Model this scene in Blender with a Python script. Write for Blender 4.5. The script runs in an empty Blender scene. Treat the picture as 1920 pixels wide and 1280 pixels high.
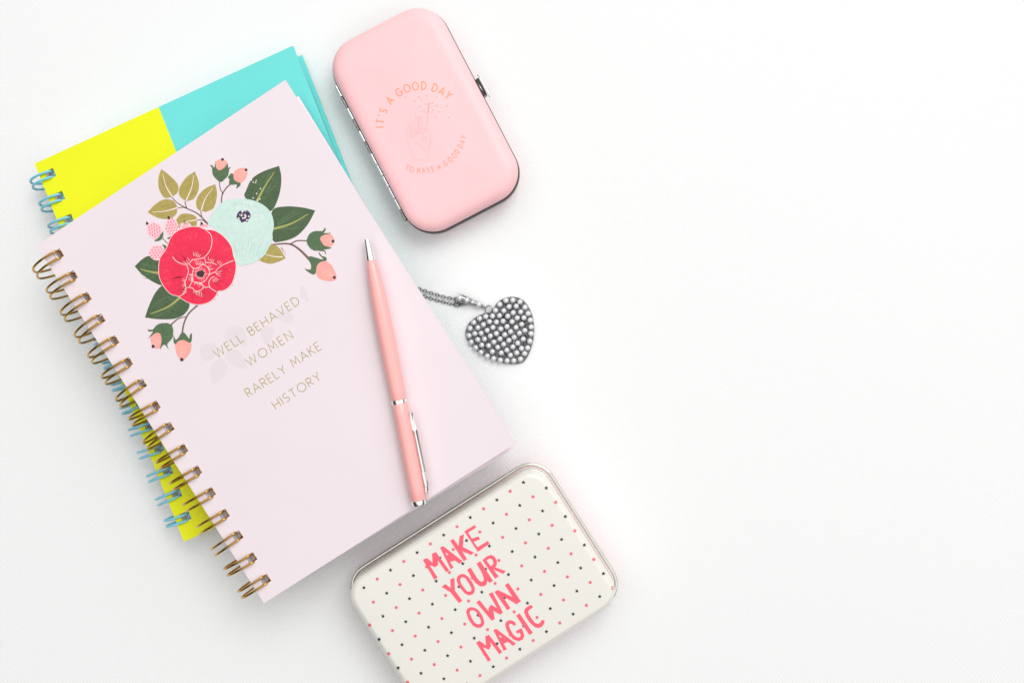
import bpy, bmesh, math, random
from mathutils import Vector, Matrix
from mathutils.geometry import tessellate_polygon
random.seed(7)
C = bpy.context.scene.collection

# ------------------------------------------------------------------ units
S = 0.00027            # metres per unit (1 unit = 1 photo pixel on the table top)
D = 1700.0             # camera height above the table, in units
NX, NY = 1020.0, 590.0 # photo pixel straight below the lens

# ------------------------------------------------------------------ camera
scn = bpy.context.scene
cd = bpy.data.cameras.new('camera'); cam = bpy.data.objects.new('camera', cd); C.objects.link(cam)
cam.location = (0, 0, D * S)
cd.sensor_width = 36.0; cd.lens = 36.0 * D / 1920.0
cd.shift_x = (960 - NX) / 1920.0; cd.shift_y = -(640 - NY) / 1920.0
cd.clip_start = 0.01; cd.clip_end = 20
scn.camera = cam

# ------------------------------------------------------------------ world, lamp, exposure
WORLD = 0.95
LAMP = 11.7
w = bpy.data.worlds.new('World'); scn.world = w; w.use_nodes = True
nt = w.node_tree; nt.nodes.clear()
tc = nt.nodes.new('ShaderNodeTexCoord'); sp = nt.nodes.new('ShaderNodeSeparateXYZ')
rp = nt.nodes.new('ShaderNodeValToRGB'); bg = nt.nodes.new('ShaderNodeBackground'); wo = nt.nodes.new('ShaderNodeOutputWorld')
nt.links.new(tc.outputs['Generated'], sp.inputs[0])
dt = nt.nodes.new('ShaderNodeVectorMath'); dt.operation = 'DOT_PRODUCT'; dt.inputs[1].default_value = (0.24, 0.28, 1.0)
nt.links.new(tc.outputs['Generated'], dt.inputs[0]); nt.links.new(dt.outputs['Value'], rp.inputs[0])
nt.links.new(rp.outputs[0], bg.inputs[0]); nt.links.new(bg.outputs[0], wo.inputs[0])
cr = rp.color_ramp
cr.elements[0].position = 0.0; cr.elements[0].color = (0.05, 0.052, 0.05, 1)
cr.elements[1].position = 1.0; cr.elements[1].color = (1.1, 1.1, 1.1, 1)
for p, c in ((0.38, 0.08), (0.56, 0.55), (0.70, 1.2), (0.92, 1.25)):
    e = cr.elements.new(p); e.color = (c, c * 1.005, c, 1)
bg.inputs[1].default_value = WORLD
ld = bpy.data.lights.new('window_light', 'AREA'); ld.shape = 'RECTANGLE'; ld.size = 1.0; ld.size_y = 0.75
ld.energy = LAMP; ld.color = (1.0, 0.995, 0.985)
lo = bpy.data.objects.new('window_light', ld); C.objects.link(lo)
lo.location = (0.46, 0.80, 1.36)
lo.rotation_euler = (Vector((-0.02, 0.0, 0.0)) - Vector(lo.location)).to_track_quat('-Z', 'Y').to_euler()
scn.view_settings.view_transform = 'Standard'; scn.view_settings.look = 'None'
scn.view_settings.exposure = 0.0; scn.view_settings.gamma = 1.0; scn.view_settings.use_curve_mapping = False

# ------------------------------------------------------------------ helpers
def T(px, py, z=0.0):
    k = (D - z) / D
    return Vector(((px - NX) * k, -(py - NY) * k, z))

def lin(c):
    c = c / 255.0
    return c / 12.92 if c <= 0.04045 else ((c + 0.055) / 1.055) ** 2.4

def mat(name, rgb, rough=0.5, metal=0.0, spec=0.5, var=0.0, vscale=60.0, bump=0.0, bscale=900.0, coat=0.0):
    m = bpy.data.materials.new(name); m.use_nodes = True
    n = m.node_tree; b = n.nodes['Principled BSDF']
    col = (lin(rgb[0]), lin(rgb[1]), lin(rgb[2]), 1)
    b.inputs['Base Color'].default_value = col
    b.inputs['Roughness'].default_value = rough; b.inputs['Metallic'].default_value = metal
    b.inputs['Specular IOR Level'].default_value = spec
    if coat: b.inputs['Coat Weight'].default_value = coat; b.inputs['Coat Roughness'].default_value = 0.05
    if var or bump:
        t = n.nodes.new('ShaderNodeTexCoord')
    if var:
        z = n.nodes.new('ShaderNodeTexNoise'); z.inputs['Scale'].default_value = vscale; z.inputs['Detail'].default_value = 5
        n.links.new(t.outputs['Object'], z.inputs['Vector'])
        r = n.nodes.new('ShaderNodeValToRGB')
        r.color_ramp.elements[0].position = 0.3; r.color_ramp.elements[1].position = 0.7
        r.color_ramp.elements[0].color = tuple(x * (1 - var) for x in col[:3]) + (1,)
        r.color_ramp.elements[1].color = tuple(min(1, x * (1 + var)) for x in col[:3]) + (1,)
        n.links.new(z.outputs['Fac'], r.inputs[0]); n.links.new(r.outputs[0], b.inputs['Base Color'])
    if bump:
        z2 = n.nodes.new('ShaderNodeTexNoise'); z2.inputs['Scale'].default_value = bscale; z2.inputs['Detail'].default_value = 3
        n.links.new(t.outputs['Object'], z2.inputs['Vector'])
        bp = n.nodes.new('ShaderNodeBump'); bp.inputs['Strength'].default_value = bump; bp.inputs['Distance'].default_value = 0.0004
        n.links.new(z2.outputs['Fac'], bp.inputs['Height']); n.links.new(bp.outputs[0], b.inputs['Normal'])
    return m

class MB:
    """collects polygons (in units) with material slots and smoothing flags"""
    def __init__(self): self.v = []; self.f = []; self.m = []; self.s = []
    def add(self, verts, faces, mi=0, smooth=False):
        o = len(self.v); self.v += [Vector(p) for p in verts]
        for f in faces: self.f.append([o + i for i in f]); self.m.append(mi); self.s.append(smooth)
    def build(self, name, mats, parent=None, sharp=None, recalc=False):
        me = bpy.data.meshes.new(name)
        off = Vector((0, 0, 0)); q = parent
        while q is not None: off += Vector(q.location); q = q.parent
        me.from_pydata([tuple(p * S - off) for p in self.v], [], self.f)
        if not isinstance(mats, (list, tuple)): mats = [mats]
        for m in mats: me.materials.append(m)
        for i, p in enumerate(me.polygons): p.material_index = self.m[i]; p.use_smooth = self.s[i]
        if recalc:
            bm = bmesh.new(); bm.from_mesh(me); bmesh.ops.recalc_face_normals(bm, faces=bm.faces[:]); bm.to_mesh(me); bm.free()
        if sharp is not None: me.set_sharp_from_angle(angle=math.radians(sharp))
        ob = bpy.data.objects.new(name, me); C.objects.link(ob)
        if parent is not None: ob.parent = parent
        return ob

def thing(name, label, cat, loc):
    o = bpy.data.objects.new(name, None); C.objects.link(o); o.location = Vector(loc) * S
    o.empty_display_size = 0.01
    o['label'] = label; o['category'] = cat
    return o

def instance(src, name, parent, loc, rot=None, scale=1.0):
    o = src.copy(); o.name = name; C.objects.link(o); o.parent = parent
    o.location = loc
    if rot is not None: o.rotation_euler = rot
    o.scale = (scale,) * 3
    return o

def tube(mb, pts, r, n=8, closed=False, mi=0, caps=True):
    pts = [Vector(p) for p in pts]; N = len(pts)
    rad = r if isinstance(r, (list, tuple)) else [r] * N
    tang = []
    for i in range(N):
        a = pts[(i - 1) % N] if closed or i > 0 else pts[i]
        b = pts[(i + 1) % N] if closed or i < N - 1 else pts[i]
        tang.append((b - a).normalized())
    ref = Vector((0, 0, 1)) if abs(tang[0].z) < 0.9 else Vector((1, 0, 0))
    nrm = (ref - tang[0] * ref.dot(tang[0])).normalized()
    vs = []
    for i in range(N):
        nrm = (nrm - tang[i] * nrm.dot(tang[i])).normalized(); bn = tang[i].cross(nrm)
        for k in range(n):
            a = 2 * math.pi * k / n
            vs.append(pts[i] + (nrm * math.cos(a) + bn * math.sin(a)) * rad[i])
    fs = []
    for i in range(N if closed else N - 1):
        j = (i + 1) % N
        for k in range(n):
            l = (k + 1) % n
            fs.append([i * n + k, i * n + l, j * n + l, j * n + k])
    if not closed and caps:
        fs.append(list(range(n))[::-1]); fs.append([(N - 1) * n + k for k in range(n)])
    mb.add(vs, fs, mi, True)

def catmull(pts, n=6, closed=False):
    P = [Vector(p) for p in pts]; out = []; N = len(P)
    if N < 3 and not closed:
        return P
    rng = range(N) if closed else range(N - 1)
    for i in rng:
        p0 = P[(i - 1) % N] if closed or i > 0 else P[0] * 2 - P[1]
        p1 = P[i]; p2 = P[(i + 1) % N]
        p3 = P[(i + 2) % N] if closed or i + 2 < N else P[-1] * 2 - P[-2]
        for k in range(n):
            t = k / n
            out.append(0.5 * ((2 * p1) + (p2 - p0) * t + (2 * p0 - 5 * p1 + 4 * p2 - p3) * t * t + (3 * p1 - p0 - 3 * p2 + p3) * t ** 3))
    if not closed: out.append(P[-1])
    return out

def fill(mb, loops, place, mi=0):
    """flat filled outline (first loop outer, the rest holes), each point placed by place(x, y)"""
    ls = [[Vector((p[0], p[1], 0)) for p in l] for l in loops]
    tris = tessellate_polygon(ls)
    flat = [p for l in ls for p in l]
    vs = [place(p.x, p.y) for p in flat]; fs = []
    for t in tris:
        a, b, c = (vs[i] for i in t)
        if (b - a).cross(c - a).z < 0: t = (t[0], t[2], t[1])
        fs.append(list(t))
    mb.add(vs, fs, mi)

def ribbon(mb, pts, width, place, mi=0, taper=None):
    """thin printed line along 2-D points"""
    P = [Vector((p[0], p[1])) for p in pts]; N = len(P); L = []; R = []
    for i in range(N):
        a = P[i - 1] if i > 0 else None; b = P[i + 1] if i < N - 1 else None
        d1 = (P[i] - a).normalized() if a is not None else None
        d2 = (b - P[i]).normalized() if b is not None else None
        if d1 is None: d = d2; m = 1
        elif d2 is None: d = d1; m = 1
        else:
            d = d1 + d2
            d = d.normalized() if d.length > 1e-4 else d1
            m = 1 / max(0.42, abs(d.dot(d1)))
        nn = Vector((-d.y, d.x)); wd = width * 0.5 * m
        if taper: t = i / (N - 1); wd *= taper[0] + (taper[1] - taper[0]) * t
        L.append(P[i] + nn * wd); R.append(P[i] - nn * wd)
    vs = [place(p.x, p.y) for p in L] + [place(p.x, p.y) for p in R]; fs = []
    for i in range(N - 1):
        q = [i, i + 1, N + i + 1, N + i]
        if (vs[q[1]] - vs[q[0]]).cross(vs[q[3]] - vs[q[0]]).z < 0: q = q[::-1]
        fs.append(q)
    mb.add(vs, fs, mi)

def disc(mb, x, y, r, place, mi=0, n=14, ry=None, rot=0.0):
    ry = ry or r; c, s = math.cos(rot), math.sin(rot)
    pts = [(x + c * r * math.cos(2 * math.pi * k / n) - s * ry * math.sin(2 * math.pi * k / n),
            y + s * r * math.cos(2 * math.pi * k / n) + c * ry * math.sin(2 * math.pi * k / n)) for k in range(n)]
    fill(mb, [pts], place, mi)

def arc(cx, cy, r, a0, a1, n=14, ry=None):
    ry = ry or r
    return [(cx + r * math.cos(math.radians(a0 + (a1 - a0) * i / n)), cy + ry * math.sin(math.radians(a0 + (a1 - a0) * i / n))) for i in range(n + 1)]

def lines_font(narrow=1.0):
    k = narrow
    G = {}
    def g(ch, wd, *st): G[ch] = (wd * k, [[(x * k, y) for x, y in s] for s in st])
    g('A', .86, [(0, 0), (.43, 1), (.86, 0)], [(.17, .32), (.69, .32)])
    g('B', .58, [(0, 0), (0, 1), (.28, 1)] + arc(.28, .76, .24, 90, -90, 10) + [(.0, .52)], [(.3, .52)] + arc(.3, .26, .27, 90, -90, 10, .26) + [(0, 0)])
    g('D', .76, [(0, 0), (0, 1), (.26, 1)] + arc(.26, .5, .5, 90, -90, 16) + [(0, 0)])
    g('E', .52, [(.52, 1), (0, 1), (0, 0), (.52, 0)], [(.03, .52), (.44, .52)])
    g('G', .92, arc(.48, .5, .48, 42, 318, 22, .5) + [(.88, .45), (.56, .45)])
    g('H', .72, [(0, 0), (0, 1)], [(.72, 0), (.72, 1)], [(.03, .5), (.69, .5)])
    g('I', .04, [(.02, 0), (.02, 1)])
    g('K', .62, [(0, 0), (0, 1)], [(.56, 1), (.04, .45)], [(.2, .55), (.62, 0)])
    g('L', .48, [(0, 1), (0, 0), (.48, 0)])
    g('M', .94, [(0, 0), (.12, 1), (.47, .25), (.82, 1), (.94, 0)])
    g('N', .74, [(0, 0), (0, 1), (.74, 0), (.74, 1)])
    g('O', 1.0, arc(.5, .5, .5, 90, 448, 28))
    g('R', .58, [(0, 0), (0, 1), (.28, 1)] + arc(.28, .74, .27, 90, -90, 10, .26) + [(.03, .48)], [(.26, .46), (.58, 0)])
    g('S', .54, arc(.27, .75, .25, 40, 262, 12) + arc(.27, .25, .27, 80, -142, 12, .25))
    g('T', .68, [(0, 1), (.68, 1)], [(.34, .97), (.34, 0)])
    g('V', .8, [(0, 1), (.4, 0), (.8, 1)])
    g('W', 1.22, [(0, 1), (.31, 0), (.61, 1), (.91, 0), (1.22, 1)])
    g('Y', .72, [(0, 1), (.36, .48), (.72, 1)], [(.36, .45), (.36, 0)])
    g("'", .04, [(.02, 1), (.0, .74)])
    return G

def rrect(hw, hh, r, n=9):
    out = []
    for (sx, sy, a0) in ((1, 1, 0), (-1, 1, 90), (-1, -1, 180), (1, -1, 270)):
        for i in range(n + 1):
            a = math.radians(a0 + 90.0 * i / n)
            out.append((sx * (hw - r) + r * math.cos(a), sy * (hh - r) + r * math.sin(a)))
    return out

def loft(mb, frame, hw, hh, r, prof, mi=0, cap_top=True, cap_bot=True, smooth=True, n=9):
    """stack of rounded rectangles: prof = [(inset, z)...] from bottom to top"""
    c, ax, ay = frame; vs = []; fs = []; M = 4 * (n + 1)
    for (ins, z) in prof:
        for (x, y) in rrect(hw - ins, hh - ins, max(r - ins, 1.5), n):
            p = c + ax * x + ay * y; vs.append(Vector((p.x, p.y, z)))
    for i in range(len(prof) - 1):
        for k in range(M):
            l = (k + 1) % M
            fs.append([i * M + k, i * M + l, (i + 1) * M + l, (i + 1) * M + k])
    if cap_bot: fs.append(list(range(M))[::-1])
    if cap_top: fs.append([(len(prof) - 1) * M + k for k in range(M)])
    mb.add(vs, fs, mi, smooth)

def inset_of(x, y, hw, hh, r):
    qx, qy = abs(x) - (hw - r), abs(y) - (hh - r)
    d = math.hypot(max(qx, 0), max(qy, 0)) + min(max(qx, qy), 0) - r
    return -d

# ------------------------------------------------------------------ materials
M_chrome = mat('polished_chrome', (243, 243, 241), 0.07, 1.0)
M_steel = mat('brushed_silver', (226, 226, 218), 0.13, 1.0, var=0.05, vscale=300)
M_dark_metal = mat('dark_gunmetal', (70, 66, 66), 0.22, 1.0)
M_antique = mat('antique_silver', (158, 158, 154), 0.2, 1.0, var=0.35, vscale=700)
M_gold_wire = mat('antique_gold_wire', (206, 158, 72), 0.1, 1.0, var=0.08, vscale=200)
M_blue_wire = mat('blue_coated_wire', (130, 208, 232), 0.3)
M_pages = mat('white_paper_edges', (246, 240, 242), 0.8, var=0.03, vscale=400)
M_aqua_pages = mat('aqua_paper_edges', (140, 222, 220), 0.7, var=0.05, vscale=400)
M_pink_cover = mat('pale_pink_cover', (235, 222, 227), 0.5, spec=0.35, var=0.012, vscale=30, bump=0.06)
M_pink_edge = mat('pale_pink_cover_inside', (242, 226, 233), 0.6)
M_yellow = mat('lemon_yellow_cover', (235, 238, 18), 0.5, spec=0.3, var=0.02, vscale=35, bump=0.05)
M_aqua = mat('aqua_cover', (110, 218, 214), 0.5, spec=0.3, var=0.02, vscale=35, bump=0.05)

# ------------------------------------------------------------------ table
tb = MB(); E = 8000
tb.add([(-E, -E, 0), (E, -E, 0), (E, E, 0), (-E, E, 0)], [[0, 1, 2, 3]])
mt = bpy.data.materials.new('white_woven_fabric'); mt.use_nodes = True
n = mt.node_tree; b = n.nodes['Principled BSDF']; b.inputs['Roughness'].default_value = 0.9; b.inputs['Specular IOR Level'].default_value = 0.15
tco = n.nodes.new('ShaderNodeTexCoord'); mp = n.nodes.new('ShaderNodeMapping'); mp.inputs['Rotation'].default_value = (0, 0, math.radians(12))
n.links.new(tco.outputs['Object'], mp.inputs[0])
wn = n.nodes.new('ShaderNodeTexNoise'); wn.inputs['Scale'].default_value = 45; n.links.new(tco.outputs['Object'], wn.inputs['Vector'])
wa = n.nodes.new('ShaderNodeVectorMath'); wa.operation = 'SCALE'; wa.inputs['Scale'].default_value = 0.003; n.links.new(wn.outputs['Color'], wa.inputs[0])
wb = n.nodes.new('ShaderNodeVectorMath'); wb.operation = 'ADD'; n.links.new(mp.outputs[0], wb.inputs[0]); n.links.new(wa.outputs[0], wb.inputs[1])
sx = n.nodes.new('ShaderNodeSeparateXYZ'); n.links.new(wb.outputs[0], sx.inputs[0])
def mth(op, a, bb=None):
    q = n.nodes.new('ShaderNodeMath'); q.operation = op
    for i, v in enumerate((a, bb)):
        if v is None: continue
        if isinstance(v, (int, float)): q.inputs[i].default_value = v
        else: n.links.new(v, q.inputs[i])
    return q.outputs[0]
K = 2 * math.pi / (7.4 * S)
wv = mth('MULTIPLY', mth('SINE', mth('MULTIPLY', sx.outputs['X'], K)), mth('SINE', mth('MULTIPLY', sx.outputs['Y'], K * 0.93)))
big = n.nodes.new('ShaderNodeTexNoise'); big.inputs['Scale'].default_value = 9; big.inputs['Detail'].default_value = 3; n.links.new(tco.outputs['Object'], big.inputs['Vector'])
patch = n.nodes.new('ShaderNodeTexNoise'); patch.inputs['Scale'].default_value = 180; n.links.new(tco.outputs['Object'], patch.inputs['Vector'])
hgt = mth('ADD', mth('MULTIPLY', wv, mth('ADD', 0.25, patch.outputs['Fac'])), mth('MULTIPLY', big.outputs['Fac'], 5.0))
bp = n.nodes.new('ShaderNodeBump'); bp.inputs['Strength'].default_value = 0.36; bp.inputs['Distance'].default_value = 0.00018
n.links.new(hgt, bp.inputs['Height']); n.links.new(bp.outputs[0], b.inputs['Normal'])
rm = n.nodes.new('ShaderNodeValToRGB'); n.links.new(mth('ADD', mth('MULTIPLY', wv, 0.5), 0.5), rm.inputs[0])
rm.color_ramp.elements[0].color = (0.85, 0.855, 0.85, 1); rm.color_ramp.elements[1].color = (0.875, 0.875, 0.875, 1)
n.links.new(rm.outputs[0], b.inputs['Base Color'])
table = tb.build('table', mt)
table['kind'] = 'structure'; table['label'] = 'white table top covered in fine dotted white fabric'

# ------------------------------------------------------------------ spiral notebooks
class Notebook:
    def __init__(self, name, label, corners, ztop, zbot, zc, R, wire_r, gap, hole_u, hole_half, v0, pitch, count, uc, cover_t=4.0):
        self.c = [T(x, y, ztop) for x, y in corners]          # spine-top, fore-top, fore-bottom, spine-bottom
        a, b2, c2, d = self.c
        self.W = (b2 - a).length; self.L = (d - a).length
        self.s = (d - a).normalized(); self.wd = Vector((-self.s.y, self.s.x, 0))
        if self.wd.dot(b2 - a) < 0: self.wd = -self.wd
        self.z = (zbot, ztop); self.t = cover_t
        k = (D - ztop) / D
        self.vh = [(v0 + pitch * i) * k for i in range(count)]
        self.hu = (hole_u[0] * k, hole_u[1] * k); self.hh = hole_half * k
        ctr = (a + b2 + c2 + d) / 4
        self.root = thing(name, label, 'notebook', (ctr.x, ctr.y, zbot))
        self.par = (zc, R, wire_r, gap, uc)
    def uv(self, u, v, z, skew=(0, 0, 0)):
        a, b2, c2, d = self.c; fu, fv = u / self.W, v / self.L
        p = (a * (1 - fu) + b2 * fu) * (1 - fv) + (d * (1 - fu) + c2 * fu) * fv
        if skew[0]:
            q = p - d; ang = math.radians(skew[0]); p = d + Vector((q.x * math.cos(ang) + q.y * math.sin(ang), -q.x * math.sin(ang) + q.y * math.cos(ang), 0))
        p = p + self.s * skew[1] + self.wd * skew[2]
        return Vector((p.x, p.y, z))
    def slab(self, mb, z0, z1, u_in=0, v_in=0, holes=True, seams=(), mats=None, skew=(0, 0, 0), hoff=0.0):
        us = sorted(set([u_in, self.W - u_in] + ([self.hu[0] + hoff, self.hu[1] + hoff] if holes else []) + list(seams)))
        vs = [v_in, self.L - v_in]
        if holes:
            for h in self.vh: vs += [h - self.hh, h + self.hh]
        vs = sorted(vs); idx = {}; V = []; F = []; FM = []
        def vid(i, j, top):
            if (i, j, top) not in idx: idx[(i, j, top)] = len(V); V.append(self.uv(us[i], vs[j], z1 if top else z0, skew))
            return idx[(i, j, top)]
        solid = {}
        for i in range(len(us) - 1):
            for j in range(len(vs) - 1):
                hole = holes and abs(us[i] - self.hu[0] - hoff) < 1e-6 and j % 2 == 1
                solid[(i, j)] = not hole
        for (i, j), ok in solid.items():
            if not ok: continue
            m = mats(0.5 * (us[i] + us[i + 1])) if mats else 0
            F.append([vid(i, j, 1), vid(i, j + 1, 1), vid(i + 1, j + 1, 1), vid(i + 1, j, 1)]); FM.append(m)
            F.append([vid(i, j, 0), vid(i + 1, j, 0), vid(i + 1, j + 1, 0), vid(i, j + 1, 0)]); FM.append(m)
            for (di, dj, e) in ((-1, 0, ((i, j), (i, j + 1))), (1, 0, ((i + 1, j + 1), (i + 1, j))), (0, -1, ((i + 1, j), (i, j))), (0, 1, ((i, j + 1), (i + 1, j + 1)))):
                if not solid.get((i + di, j + dj), False):
                    (p, q) = e
                    F.append([vid(*p, 1), vid(*p, 0), vid(*q, 0), vid(*q, 1)]); FM.append(m)
        o = len(mb.v); mb.v += V
        for f, m in zip(F, FM): mb.f.append([o + i for i in f]); mb.m.append(m); mb.s.append(False)
    def loops(self, material):
        zc, R, wr, gap, uc = self.par
        base = Vector(self.root.location)
        first = None
        for i, h in enumerate(self.vh):
            o = self.uv(0, h, zc); ux = self.wd
            if first is None:
                hu = (self.hu[0] + self.hu[1]) / 2 + 1.5; tip = uc; hx = hu - tip
                prof = [(hu, -.55), (hu - .02 * hx, -.9), (hu - .2 * hx, -1.0), (hu - .5 * hx, -.96), (hu - .79 * hx, -.72), (hu - .96 * hx, -.3), (tip, 0),
                        (hu - .96 * hx, .3), (hu - .79 * hx, .72), (hu - .5 * hx, .96), (hu - .2 * hx, 1.0), (hu - .02 * hx, .9), (hu, .55)]
                prof = catmull([Vector((p[0], p[1] * R, 0)) for p in prof], 5)
                pts = [ux * p.x + Vector((0, 0, p.y)) - self.s * gap for p in prof] + [ux * p.x + Vector((0, 0, p.y)) + self.s * gap for p in prof[::-1]]
                k = len(pts) // 2
                mid = [pts[k - 1] * (1 - f) + pts[k] * f + ux * 1.2 for f in (0.25, 0.5, 0.75)]
                pts = pts[:k] + mid + pts[k:]
                mb = MB(); tube(mb, pts, wr, 10)
                first = mb.build('wire_loop', material, None, recalc=True)
                first.parent = self.root; first.location = o * S - base
                src = first
            else:
                r = instance(src, 'wire_loop', self.root, o * S - base)
                r.rotation_euler = (0, 0, math.radians(random.uniform(-4, 4)))

# yellow and aqua notebook, flat on the table
nb = Notebook('spiral_notebook', 'yellow and aqua notebook with blue wire binding, lying under the pale pink notebook',
              [(65, 307), (549, 86), (829, 794), (345, 1015)], 60, 6, 33, 31.5, 2.2, 5.6, (11, 29), 8.2, 29.5, 46.0, 16, -29.0)
f = MB(); seam = nb.W * 0.48
nb.slab(f, 56, 60, seams=(seam,), mats=lambda u: 0 if u < seam else 1)
front = f.build('front_cover', [M_yellow, M_aqua], nb.root)
f = MB(); wm = lambda u: 1 if u < nb.W * .2 else 0
nb.slab(f, 40, 55.6, u_in=5, v_in=5, hoff=0.5, seams=(nb.W * .2,), mats=wm); nb.slab(f, 10.4, 39.6, u_in=5, v_in=5, holes=False, seams=(nb.W * .2,), mats=wm)
f.build('pages', [M_aqua_pages, M_pages], nb.root)
f = MB(); nb.slab(f, 6, 10, holes=True, seams=(seam,), mats=lambda u: 0 if u < seam else 1, skew=(0.15, 2, 0))
f.build('back_cover', [M_yellow, M_aqua], nb.root)
nb.loops(M_blue_wire)

# pale pink notebook, resting on the yellow and aqua one
ZP = 138.0
pk = Notebook('spiral_notebook', 'pale pink spiral notebook with red and mint flowers and gold lettering on its cover',
              [(68, 460), (535, 150), (968, 830), (495, 1130)], ZP, 70, 104, 40.0, 2.0, 6.4, (17, 34), 8.2, 36.9, 48.1, 16, -40.0)
f = MB(); pk.slab(f, ZP - 4, ZP)
cover = f.build('front_cover', M_pink_cover, pk.root)
f = MB(); pk.slab(f, 116, ZP - 4.4, u_in=5, v_in=5, hoff=6.0, skew=(0.3, 2, -7)); pk.slab(f, 74.4, 115.6, u_in=5, v_in=5, holes=False, skew=(0.6, 3, -10))
f.build('pages', M_pages, pk.root)
f = MB(); pk.slab(f, 70, 74, holes=True, skew=(0.9, 5, -14))
f.build('back_cover', M_pink_edge, pk.root)
pk.loops(M_gold_wire)

# ------------------------------------------------------------------ print on the pink cover
def onp(layer):
    z = ZP + 0.10 + layer * 0.10
    return lambda x, y: T(x, y, z)
def F(x, y): return (240 + x / 4.571, 270 + y / 4.571)
def F2(x, y): return F(x, y + 686)
def sm(pts, n=5, closed=True): return catmull([Vector((p[0], p[1], 0)) for p in pts], n, closed)

PM = [mat('print_olive_leaf', (176, 158, 84), 0.6, var=0.10, vscale=900),      # 0
      mat('print_green_leaf', (72, 96, 62), 0.6, var=0.18, vscale=900),        # 1
      mat('print_mint', (204, 228, 219), 0.6, var=0.05, vscale=500),           # 2
      mat('print_red', (240, 36, 78), 0.6, var=0.10, vscale=600),              # 3
      mat('print_cream_line', (250, 232, 226), 0.6),                           # 4
      mat('print_brown_stem', (126, 98, 90), 0.6),                             # 5
      mat('print_bud_pink', (252, 168, 158), 0.6, var=0.08, vscale=800),       # 6
      mat('print_dark_dot', (62, 36, 44), 0.6),                                # 7
      mat('print_berry_pale', (250, 206, 212), 0.6),                           # 8
      mat('print_berry_pink', (244, 146, 164), 0.6),                           # 9
      mat('print_vein_green', (172, 172, 92), 0.6),                            # 10
      mat('print_plum', (66, 52, 88), 0.6),                                    # 11
      mat('print_red_dark', (206, 22, 58), 0.6),                               # 12
      mat('print_mint_dark', (170, 212, 200), 0.6),                            # 13
      mat('print_green_light', (98, 122, 88), 0.6),                            # 14
      mat('print_calyx', (82, 110, 74), 0.6, var=0.15, vscale=900),            # 15
      mat('print_bud_light', (254, 200, 186), 0.6),                            # 16
      mat('print_olive_dark', (154, 138, 70), 0.6),                            # 17
      mat('print_ghost', (228, 216, 220), 0.55),                               # 18
      mat('print_red_light', (250, 78, 110), 0.6)]                             # 19
art = MB()
def shape(pts, mi, layer, conv=F, n=5): fill(art, [sm([conv(*p) for p in pts], n)], onp(layer), mi)
def leaf(sideA, sideB, mi, layer, conv=F):
    a = sm([conv(*p) for p in sideA], 6, False); b2 = sm([conv(*p) for p in sideB], 6, False)
    fill(art, [a[:-1] + b2[:-1]], onp(layer), mi)
def line(pts, wd, mi, layer, conv=F, taper=None, n=6):
    ribbon(art, sm([conv(*p) for p in pts], n, False) if len(pts) > 2 else [conv(*p) for p in pts], wd / 4.571, onp(layer), mi, taper)
def streaks(tip, base, wid, count, mi, layer, conv=F, seed=1):
    rr = random.Random(seed); t = Vector(tip); b2 = Vector(base); ax = (b2 - t); L = ax.length; ax.normalize(); pn = Vector((-ax.y, ax.x))
    for i in range(count):
        sgn = 1 if i % 2 else -1; f0 = rr.uniform(0.15, 0.75); f1 = f0 + rr.uniform(0.12, 0.25)
        o0 = rr.uniform(0.15, 0.8) * wid * math.sin(math.pi * f0); o1 = o0 * math.sin(math.pi * min(f1, .95)) / max(0.2, math.sin(math.pi * f0))
        fm = (f0 + f1) / 2
        P = [t + ax * L * f0 + pn * sgn * o0, t + ax * L * fm + pn * sgn * (o0 + o1) * 0.52, t + ax * L * f1 + pn * sgn * o1]
        line(P, rr.uniform(2.5, 4.5), mi, layer + (i % 5) * 0.08, conv, (0.5, 0.9), 3)

# faint tone-on-tone ghost flowers behind the lettering
def G3(x, y): return (380 + x / 5.12, 530 + y / 5.12)
for pts in ([(100, 970), (75, 860), (110, 760), (190, 730), (240, 790), (220, 880), (160, 940)],
            [(230, 680), (300, 640), (370, 680), (425, 815), (330, 810), (250, 760)],
            [(-20, 620), (60, 575), (130, 600), (120, 700), (60, 750), (-10, 720)],
            [(220, 470), (290, 410), (380, 430), (430, 600), (330, 600), (240, 560)],
            [(560, 480), (620, 420), (680, 440), (660, 540), (600, 590)],
            [(720, 320), (790, 270), (870, 310), (850, 380), (770, 380)],
            [(960, 30), (1000, 100), (1020, 180), (960, 150), (930, 80)]):
    shape(pts, 18, 0, G3)
# brown stems
for pts, wd, tp in (([(372, 455), (430, 510), (500, 550), (600, 600), (690, 690)], 10, (.7, 1.3)), ([(423, 548), (465, 544), (505, 548)], 7, None),
                    ([(490, 488), (492, 515), (503, 545)], 8, None), ([(627, 572), (625, 595), (632, 622)], 8, None), ([(588, 650), (640, 654), (682, 685)], 8, None),
                    ([(800, 510), (806, 440), (840, 380), (888, 336)], 11, None), ([(782, 322), (790, 380), (814, 428)], 8, None),
                    ([(1235, 862), (1380, 856), (1470, 905), (1565, 1000)], 15, (.8, 1.5)), ([(1392, 858), (1450, 829), (1535, 830)], 11, None),
                    ([(600, 1378), (520, 1452), (480, 1536), (464, 1620)], 14, None), ([(370, 1546), (430, 1497), (494, 1479)], 10, (1.3, .8))):
    line(pts, wd, 5, 1, F, tp)
line([(290, 800), (325, 838), (360, 866)], 7, 15, 1)
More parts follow.
